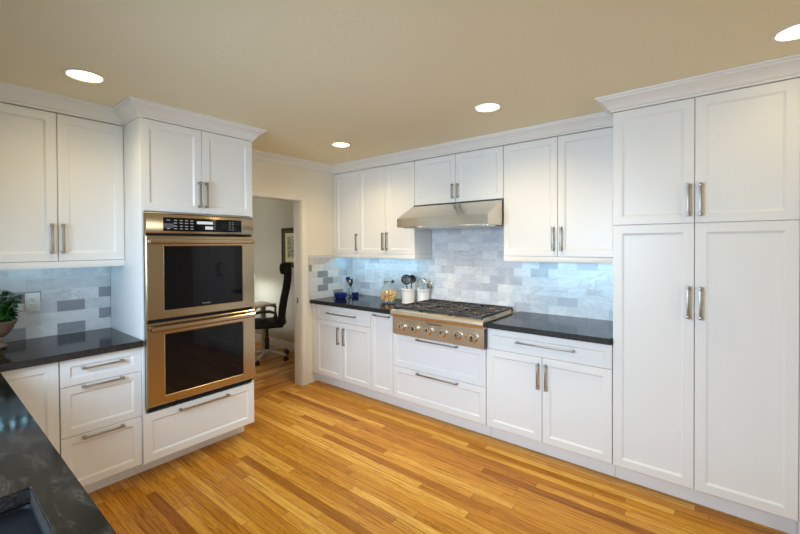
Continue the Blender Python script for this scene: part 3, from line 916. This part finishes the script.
# ------------------------------------------------------------------ under-cabinet LED strips
def led(label, F, u0, u1, w, z, mat='led'):
    p = F((u0 + u1) / 2, w, z)
    t_ = thing('led_strip', label, 'light', p, 'under-cabinet LED strips')
    MB().fbox(F, u0, u1, w - .008, w + .008, z - .004, z).build('channel', M['plastic'], t_)
    n_ = max(2, int((u1 - u0) / .05)); d = MB()
    for k in range(n_):
        uu = u0 + (k + .5) * (u1 - u0) / n_
        d.fbox(F, uu - .005, uu + .005, w - .005, w + .005, z - .0055, z - .0042)
    o = d.build('diode_row', M[mat], t_); o['kind'] = 'stuff'


led('cool white LED strip under the wall cabinet left of the ovens', FB, -3.14, -2.50, .085, 1.4215, 'led_dim')
led('cool white LED strip under the wall cabinets by the doorway', FA, .06, 1.12, .20, 1.4135)
led('cool white LED strip under the wall cabinet beside the pantry', FA, 2.14, 2.93, .20, 1.4135)

# ------------------------------------------------------------------ outlets and switch
def outlet(label, F, u, z, w, cat='outlet', switch=False, name='wall_outlet', group='wall outlets'):
    t_ = thing(name, label, cat, F(u, w, z), group)
    MB().fbox(F, u - .0365, u + .0365, w, w + .006, z - .059, z + .059, .0012).build('cover_plate', M['plastic'], t_)
    if switch:
        MB().fbox(F, u - .016, u + .016, w + .006, w + .010, z - .033, z + .033, .002).build('rocker', M['plastic'], t_); return
    for k in (-1, 1):
        zc = z + k * .020
        r_ = MB().fbox(F, u - .017, u + .017, w + .006, w + .0085, zc - .0145, zc + .0145, .003).build('receptacle', M['plastic'], t_)
        s = MB()
        for du, hh in ((-.0065, .0075), (.0065, .006)): s.fbox(F, u + du - .0012, u + du + .0012, w + .0085, w + .0089, zc - .002, zc + hh)
        s.fbox(F, u - .0022, u + .0022, w + .0085, w + .0089, zc - .0095, zc - .0055)
        s.build('slots', M['slot'], r_)


outlet('white wall outlet on the backsplash left of the ovens', FB, -2.897, 1.153, .008)
outlet('white wall outlet on the backsplash beside the pantry', FA, 2.695, 1.168, .008)
outlet('white light switch on the grey office wall', lambda u, w, z: (u, .02 - w, z), -2.25, 1.01, 0, 'switch', True, 'light_switch', None)

# ------------------------------------------------------------------ things on the counter by the doorway
# cobalt dish
def dish(x, y, z, r_, h_):
    return MB().lathe([(0, .004), (r_ * .55, .004), (r_ * .60, 0), (r_ * .72, 0), (r_ * .80, .006), (r_ * .93, h_ * .55), (r_, h_), (r_ * .965, h_ + .002), (r_ * .88, h_ * .55), (r_ * .70, .012), (0, .010)], (x, y, z), 36)


dish(.203, -.385, CT + .0005, .073, .058).build('bowl', M['cobalt'])
tag(bpy.data.objects['bowl'], 'small cobalt blue bowl on the counter beside the doorway', 'bowl')
dish(.232, -.185, CT + .0005, .042, .045).build('cup', M['cobalt'])
tag(bpy.data.objects['cup'], 'little blue cup tucked behind the oil bottle', 'cup')


def bottle(label, x, y, hgt, r_, fill, cap_r, cap_h, fillmat, name='oil_bottle', group='bottles by the corner'):
    t_ = thing(name, label, 'bottle', (x, y, CT), group)
    zb_ = CT + .0005; hs = hgt - cap_h
    MB().lathe([(0, 0), (r_ * .95, 0), (r_, .004), (r_, hs * .62), (r_ * .9, hs * .72), (r_ * .52, hs * .86), (r_ * .48, hs),
                (r_ * .40, hs), (r_ * .42, hs * .86), (r_ * .82, hs * .71), (r_ * .92, hs * .60), (r_ * .92, .006), (0, .006)], (x, y, zb_), 28).build('glass', M['glass'], t_)
    if fill: MB().lathe([(0, .0065), (r_ * .9, .0065), (r_ * .9, hs * fill), (0, hs * fill)], (x, y, zb_), 28).build('contents', fillmat, t_)
    return t_, zb_ + hs


t_, zc = bottle('tall clear glass bottle with a dark round stopper in the corner', .022, -.095, .215, .026, 0, .02, .045, None)
MB().lathe([(0, -.02), (.010, -.02), (.011, 0), (.022, .001), (.026, .008), (.026, .036), (.020, .043), (0, .044)], (.022, -.095, zc), 24).build('stopper', M['cobalt'], t_)
t_, zc = bottle('shorter oil bottle with a black pump top behind the blue bowl', .19, -.215, .205, .032, .16, .02, .075, M['oil'])
b = MB().lathe([(0, -.012), (.012, -.012), (.013, 0), (.016, .006), (.014, .02), (.02, .022)], (.19, -.215, zc), 24)
b.box(.163, .217, -.228, -.202, zc + .02, zc + .075, .006)
b.build('pump_top', M['nylon'], t_)
MB().box(.177, .203, -.2295, -.2281, zc + .034, zc + .062, .0005).build('pump_window', M['ceramic'], t_)

# clamp-lid jar of pasta
jx, jy = .835, -.30
jr = thing('storage_jar', 'glass clamp-lid jar of yellow and orange pasta', 'jar', (jx, jy, CT))
zj = CT + .0005
MB().lathe([(0, 0), (.078, 0), (.086, .006), (.088, .02), (.088, .125), (.080, .155), (.052, .190), (.046, .200), (.046, .215),
            (.042, .215), (.042, .199), (.049, .187), (.077, .152), (.085, .124), (.085, .02), (.080, .008), (0, .006)], (jx, jy, zj), 40).build('glass', M['glass'], jr)
lid = MB().lathe([(0, .030), (.03, .028), (.046, .016), (.050, .006), (.048, 0), (.0, 0)], (jx, jy, zj + .2155), 32).build('lid', M['glass'], jr)
cl = MB().lathe([(.047, 0), (.052, 0), (.052, .020), (.047, .020)], (jx, jy, zj + .197), 32, loop=True)
cl.tube([(jx + .052, jy - .01, zj + .205), (jx + .066, jy - .01, zj + .225), (jx + .06, jy, zj + .240), (jx + .03, jy, zj + .252), (jx - .03, jy, zj + .252), (jx - .055, jy, zj + .235), (jx - .053, jy, zj + .21)], .0025, 6)
cl.build('clamp', M['steel_bright'], jr)
MB().box(jx + .050, jx + .068, jy - .012, jy + .012, zj + .205, zj + .232, .004).build('catch', M['black'], jr)
pst = [MB(), MB(), MB()]
rnd = random.Random(3)
for k in range(260):
    lvl = rnd.random(); an = rnd.random() * 2 * PI; rr_ = .070 * math.sqrt(rnd.random()) if k % 3 == 0 else .068 + .007 * rnd.random()
    px, py, pz = jx + rr_ * math.cos(an), jy + rr_ * math.sin(an), zj + .022 + lvl * .098
    L = .013; ax = Vector((rnd.uniform(-1, 1), rnd.uniform(-1, 1), rnd.uniform(-1, 1))).normalized()
    side = ax.orthogonal().normalized()
    pts = [Vector((px, py, pz)) + ax * (L * s_) + side * (.005 * (1 - s_ * s_)) for s_ in (-.8, -.3, .3, .8)]
    pst[rnd.choice((0, 0, 0, 1, 2, 2))].tube(pts, .0065, 6)
for q, mm in zip(pst, ('pasta_a', 'pasta_b', 'pasta_c')):
    o = q.build('pasta', M[mm], jr); o['kind'] = 'stuff'

# utensil crocks
def crock(label, x, y, r_, h_):
    o = MB().lathe([(0, 0), (r_ * .94, 0), (r_ * .97, .004), (r_ * .97, .014), (r_ * .93, .018), (r_ * .95, h_ * .85), (r_ * 1.03, h_ * .88), (r_ * 1.05, h_ * .92),
                  (r_ * 1.03, h_), (r_ * .96, h_), (r_ * .88, h_ * .88), (r_ * .86, .01), (0, .01)], (x, y, CT + .0005), 40).build('utensil_crock', M['ceramic'])
    return tag(o, label, 'crock', 'white utensil crocks')


kx, ky = 1.025, -.215
crock('white ceramic crock holding black utensils beside the jar', kx, ky, .070, .150)
crock('white ceramic crock holding steel utensils at the rangetop corner', kx + .10, ky + .125, .068, .140)


def utensil(name, label, base, top, head, mat, head_r, flat=.25, holes=False, group='kitchen utensils in the crocks', cat='utensil'):
    t_ = thing(name, label, cat, base, group)
    base, top = Vector(base), Vector(top)
    MB().tube([base, base.lerp(top, .5), top], [.006, .0065, .005], 8).build('shaft', mat, t_)
    return t_, top


t_, tp = utensil('skimmer', 'black round skimmer standing in the nearer crock', (kx + .01, ky + .02, CT + .02), (kx - .012, ky - .015, CT + .195), None, M['nylon'], .05)
fdir = Vector((2.44, -3.17, .25)).normalized()
q = fdir.to_track_quat('Z', 'Y').to_matrix().to_4x4()
hc = tp + Vector((0, 0, .045))
disc = MB().lathe([(0, -.008), (.030, -.006), (.050, .002), (.052, .006), (.048, .006), (.030, .0), (0, -.002)], hc, 32, q).build('head', M['nylon'], t_)
hl = MB()
for i in range(-2, 3):
    for j in range(-2, 3):
        if i * i + j * j <= 5:
            pnt = hc + q.to_3x3() @ Vector((i * .014, j * .014, -.0012 + .0006 * (i * i + j * j)))
            hl.lathe([(0, 0), (.0035, 0), (.0035, .0012), (0, .0012)], pnt, 10, q)
hl.build('hole_pattern', M['legend'], disc)
t_, tp = utensil('serving_spoon', 'black serving spoon behind the round skimmer', (kx - .012, ky + .045, CT + .02), (kx + .012, ky + .045, CT + .20), None, M['nylon'], .045)
MB().lathe([(0, -.012), (.028, -.009), (.043, .002), (.044, .005), (.040, .005), (.026, -.005), (0, -.008)], tp + Vector((0, 0, .042)), 32, q).build('head', M['nylon'], t_)
ex, ey = kx + .10, ky + .125
t_, tp = utensil('whisk', 'wire whisk leaning left in the farther crock', (ex - .02, ey - .025, CT + .02), (ex - .042, ey - .03, CT + .150), None, M['steel_bright'], .02)
wk = MB()
for k in range(5):
    an = PI * k / 5; dv = Vector((math.cos(an), math.sin(an), 0)) * .024
    wk.tube([tp, tp + Vector((-.006, 0, .03)) + dv, tp + Vector((-.012, 0, .06)) + dv * .9, tp + Vector((-.014, 0, .082)), tp + Vector((-.012, 0, .06)) - dv * .9, tp + Vector((-.006, 0, .03)) - dv, tp], .0014, 5)
wk.build('wires', M['steel_bright'], t_)
t_, tp = utensil('soup_ladle', 'stainless ladle rising highest in the farther crock', (ex + .01, ey, CT + .02), (ex + .005, ey - .01, CT + .225), None, M['steel_bright'], .03)
MB().lathe([(0, -.03), (.022, -.024), (.036, -.008), (.040, .006), (.037, .006), (.033, -.007), (.02, -.021), (0, -.026)], tp + Vector((.018, 0, .0)), 28, Matrix.Rotation(math.radians(200), 4, 'Y')).build('head', M['steel_bright'], t_)
t_, tp = utensil('slotted_turner', 'stainless turner leaning right in the farther crock', (ex + .018, ey + .03, CT + .02), (ex + .052, ey + .03, CT + .150), None, M['steel_bright'], .03)
MB().box(tp.x - .03, tp.x + .035, tp.y - .001, tp.y + .001, tp.z - .005, tp.z + .065, .001).build('blade', M['steel_bright'], t_)

# ------------------------------------------------------------------ potted plant at the far left
px_, py_ = .175, -3.094
pp = thing('potted_plant', 'leafy green plant in a footed clay urn at the left edge', 'plant', (px_, py_, CT))
zp = CT + .0005
urn = MB().lathe([(0, 0), (.052, 0), (0.0621, .012), (0.0529, .024), (0.0345, .036), (0.0299, .050), (0.0391, .062), (0.0644, .076), (0.0851, .105), (0.0966, .135), (0.1058, .150), (0.1081, .158), (0.0989, .160), (0.0897, .150), (0.0805, .12), (0, .115)], (px_, py_, zp), 40).build('urn', M['terracotta'], pp)
MB().lathe([(0.0316, .044), (0.0414, .046), (0.0494, .056), (0.0517, .063), (0.0414, .0642), (0.0322, .06)], (px_, py_, zp), 36, loop=True).build('band', M['clay_light'], urn)
MB().lathe([(0, .143), (0.0851, .143), (0.0880, .1485), (0, .152)], (px_, py_, zp), 24).build('soil', M['soil'], pp)
lf, sm = MB(), MB()
rnd = random.Random(11)
for k in range(64):
    an = rnd.random() * 2 * PI; lean = rnd.uniform(.0, .070); hh = rnd.uniform(.04, .215) - lean * .5
    p0 = Vector((px_ + .03 * math.cos(an), py_ + .03 * math.sin(an), zp + .147))
    p1 = Vector((px_ + (.03 + lean) * math.cos(an), py_ + (.03 + lean) * math.sin(an), zp + .15 + hh))
    sm.tube([p0, p0.lerp(p1, .5) + Vector((0, 0, .012)), p1], .0018, 5)
    for j in range(9):
        f_ = .35 + .65 * rnd.random(); base = p0.lerp(p1, f_)
        d = Vector((math.cos(an) + rnd.uniform(-1, 1), math.sin(an) + rnd.uniform(-1, 1), rnd.uniform(-.5, .45))).normalized()
        L = rnd.uniform(.034, .056); W_ = L * .34
        sd = d.cross(Vector((0, 0, 1))); sd = sd.normalized() if sd.length > .05 else Vector((1, 0, 0))
        upv = sd.cross(d).normalized()
        row = []
        bml = bmesh.new()
        for t2, ww, dz in ((0, .08, 0), (.3, .9, .10), (.6, 1.0, .10), (.85, .55, .0), (1.0, .03, -.10)):
            c0 = base + d * (L * t2) + upv * (L * dz)
            row.append([bml.verts.new(c0 - sd * (W_ * ww) + upv * (W_ * .25 * ww)), bml.verts.new(c0), bml.verts.new(c0 + sd * (W_ * ww) + upv * (W_ * .25 * ww))])
        for A, B in zip(row, row[1:]):
            bml.faces.new((A[0], A[1], B[1], B[0])); bml.faces.new((A[1], A[2], B[2], B[1]))
        lf._merge(bml)
lf.build('foliage', M['leaf'], pp); sm.build('stems', M['stem'], pp)

# ------------------------------------------------------------------ office beyond the doorway
dk = thing('desk', 'pale desk in the office beyond the doorway', 'desk', (-1.9, -.75, 0))
MB().box(-2.75, -1.125, -1.15, -.325, .708, .738, .004).build('desktop', M['desk'], dk)
for x in (-2.70, -1.35):
    for y in (-1.10, -.42): MB().box(x, x + .05, y, y + .05, 0, .7075, .003).build('leg', M['grey_metal'], dk)

ch = thing('office_chair', 'black mesh office chair on casters seen through the doorway', 'chair', (0, 0, 0))
def arc_sheet(profile, width, thick, bow=.05, seg=10):
    """vertical strip following (x, z) profile, bowed across its width"""
    rings = []
    for (x, z, w_) in profile:
        fr_, bk_ = [], []
        for k in range(seg + 1):
            s = -1 + 2 * k / seg; y = s * w_ / 2
            fr_.append((x + bow * s * s, y, z)); bk_.append((x + bow * s * s - thick, y, z))
        rings.append(fr_ + bk_[::-1])
    return MB().poly(rings)


back = [(-.195, .47, .40), (-.185, .55, .46), (-.195, .65, .47), (-.215, .78, .46), (-.245, .92, .44), (-.265, 1.05, .41), (-.270, 1.18, .37), (-.262, 1.28, .31)]
bk = arc_sheet(back, .46, .055, .045).build('backrest', M['fabric'], ch)
arc_sheet([(-.215, 1.13, .24), (-.195, 1.15, .26), (-.185, 1.20, .27), (-.190, 1.25, .26), (-.205, 1.27, .23)], .25, .045, .02).build('headrest', M['fabric'], ch)
st_ = MB().box(-.215, .27, -.245, .245, .445, .515, .03, 3).build('seat', M['fabric'], ch)
for s in (-1, 1):
    y = s * .275
    MB().tube([(-.16, y * .85, .46), (-.12, y, .50), (-.10, y, .60), (-.11, y, .645), (-.05, y, .672), (.06, y, .672), (.14, y, .655), (.17, y, .62)], [.016, .016, .015, .016, .02, .02, .018, .012], 10).build('armrest', M['nylon'], ch)
MB().lathe([(0, .10), (.028, .10), (.028, .28), (.018, .28), (.018, .40), (.09, .415), (.10, .445), (0, .445)], (0, 0, 0), 24).build('gas_column', M['nylon'], ch)
hub = MB().lathe([(0, .075), (.045, .075), (.05, .09), (.045, .13), (0, .135)], (0, 0, 0), 24).build('hub', M['grey_metal'], ch)
CH_ROT = math.atan2(-.86, -.59)
for k in range(5):
    an = 2 * PI * k / 5 + 1.211
    dx, dy = math.cos(an), math.sin(an)
    MB().tube([(dx * .03, dy * .03, .108), (dx * .16, dy * .16, .10), (dx * .30, dy * .30, .078)], [.026, .020, .014], 8, .7).build('leg', M['grey_metal'], ch)
    cs = MB()
    ro = Matrix.Rotation(an, 4, 'Z') @ Matrix.Rotation(PI / 2, 4, 'X')
    for o_ in (-.016, .016):
        cs.lathe([(0, -.009), (.024, -.009), (.028, -.005), (.028, .005), (.024, .009), (0, .009)], (dx * .305 - dy * o_, dy * .305 + dx * o_, .0285), 20, ro)
    cs.tube([(dx * .305, dy * .305, .03), (dx * .302, dy * .302, .072)], .008, 8)
    cs.build('caster', M['nylon'], ch)
ch.location = (-1.20, -.42, 0); ch.rotation_euler = (0, 0, CH_ROT)

pc = thing('framed_picture', 'dark framed print hanging on the grey office wall', 'picture', (-1.16, .02, 1.2))
PX_0, PX_1, PZ_0, PZ_1 = -1.462, -.80, 1.198, 1.762
def frame_ring(i0, i1, ya, yb):
    def rg_(i, y): return [(PX_0 + i, y, PZ_0 + i), (PX_1 - i, y, PZ_0 + i), (PX_1 - i, y, PZ_1 - i), (PX_0 + i, y, PZ_1 - i)]
    return MB().poly([rg_(i0, .0195), rg_(i0, ya), rg_(i1, yb), rg_(i1, .0195)], cap=False)


frame_ring(0, .035, -.006, -.006).build('frame', M['frame'], pc)
frame_ring(.035, .075, -.004, .004).build('slip', M['frame_gold'], pc)
MB().box(PX_0 + .075, PX_1 - .075, .008, .019, PZ_0 + .075, PZ_1 - .075).build('mat_board', M['mat'], pc)
MB().box(PX_0 + .125, PX_1 - .125, .0065, .0079, PZ_0 + .13, PZ_1 - .12).build('print', M['print'], pc)

# small desk lamp standing out of sight on the desk, whose pool of light shows on the office wall
lp = thing('desk_lamp', 'desk lamp lighting the grey office wall above the desk', 'lamp', (-1.95, -.50, .738))
MB().lathe([(0, 0), (.07, 0), (.07, .012), (.012, .018), (.008, .024), (.008, .26), (0, .262)], (-1.95, -.50, .7385), 24).build('base', M['nylon'], lp)
MB().lathe([(.10, .22), (.055, .34), (.052, .34), (.096, .22)], (-1.95, -.50, .7385), 28, loop=True).build('lamp_shade', M['plastic'], lp)
pl = bpy.data.lights.new('desk_lamp_bulb', 'POINT'); pl.energy = 24.0; pl.color = (.88, .95, 1.0); pl.shadow_soft_size = .03
po = bpy.data.objects.new('desk_lamp_bulb', pl); COL.objects.link(po); po.parent = lp; po.location = (0, 0, .228)
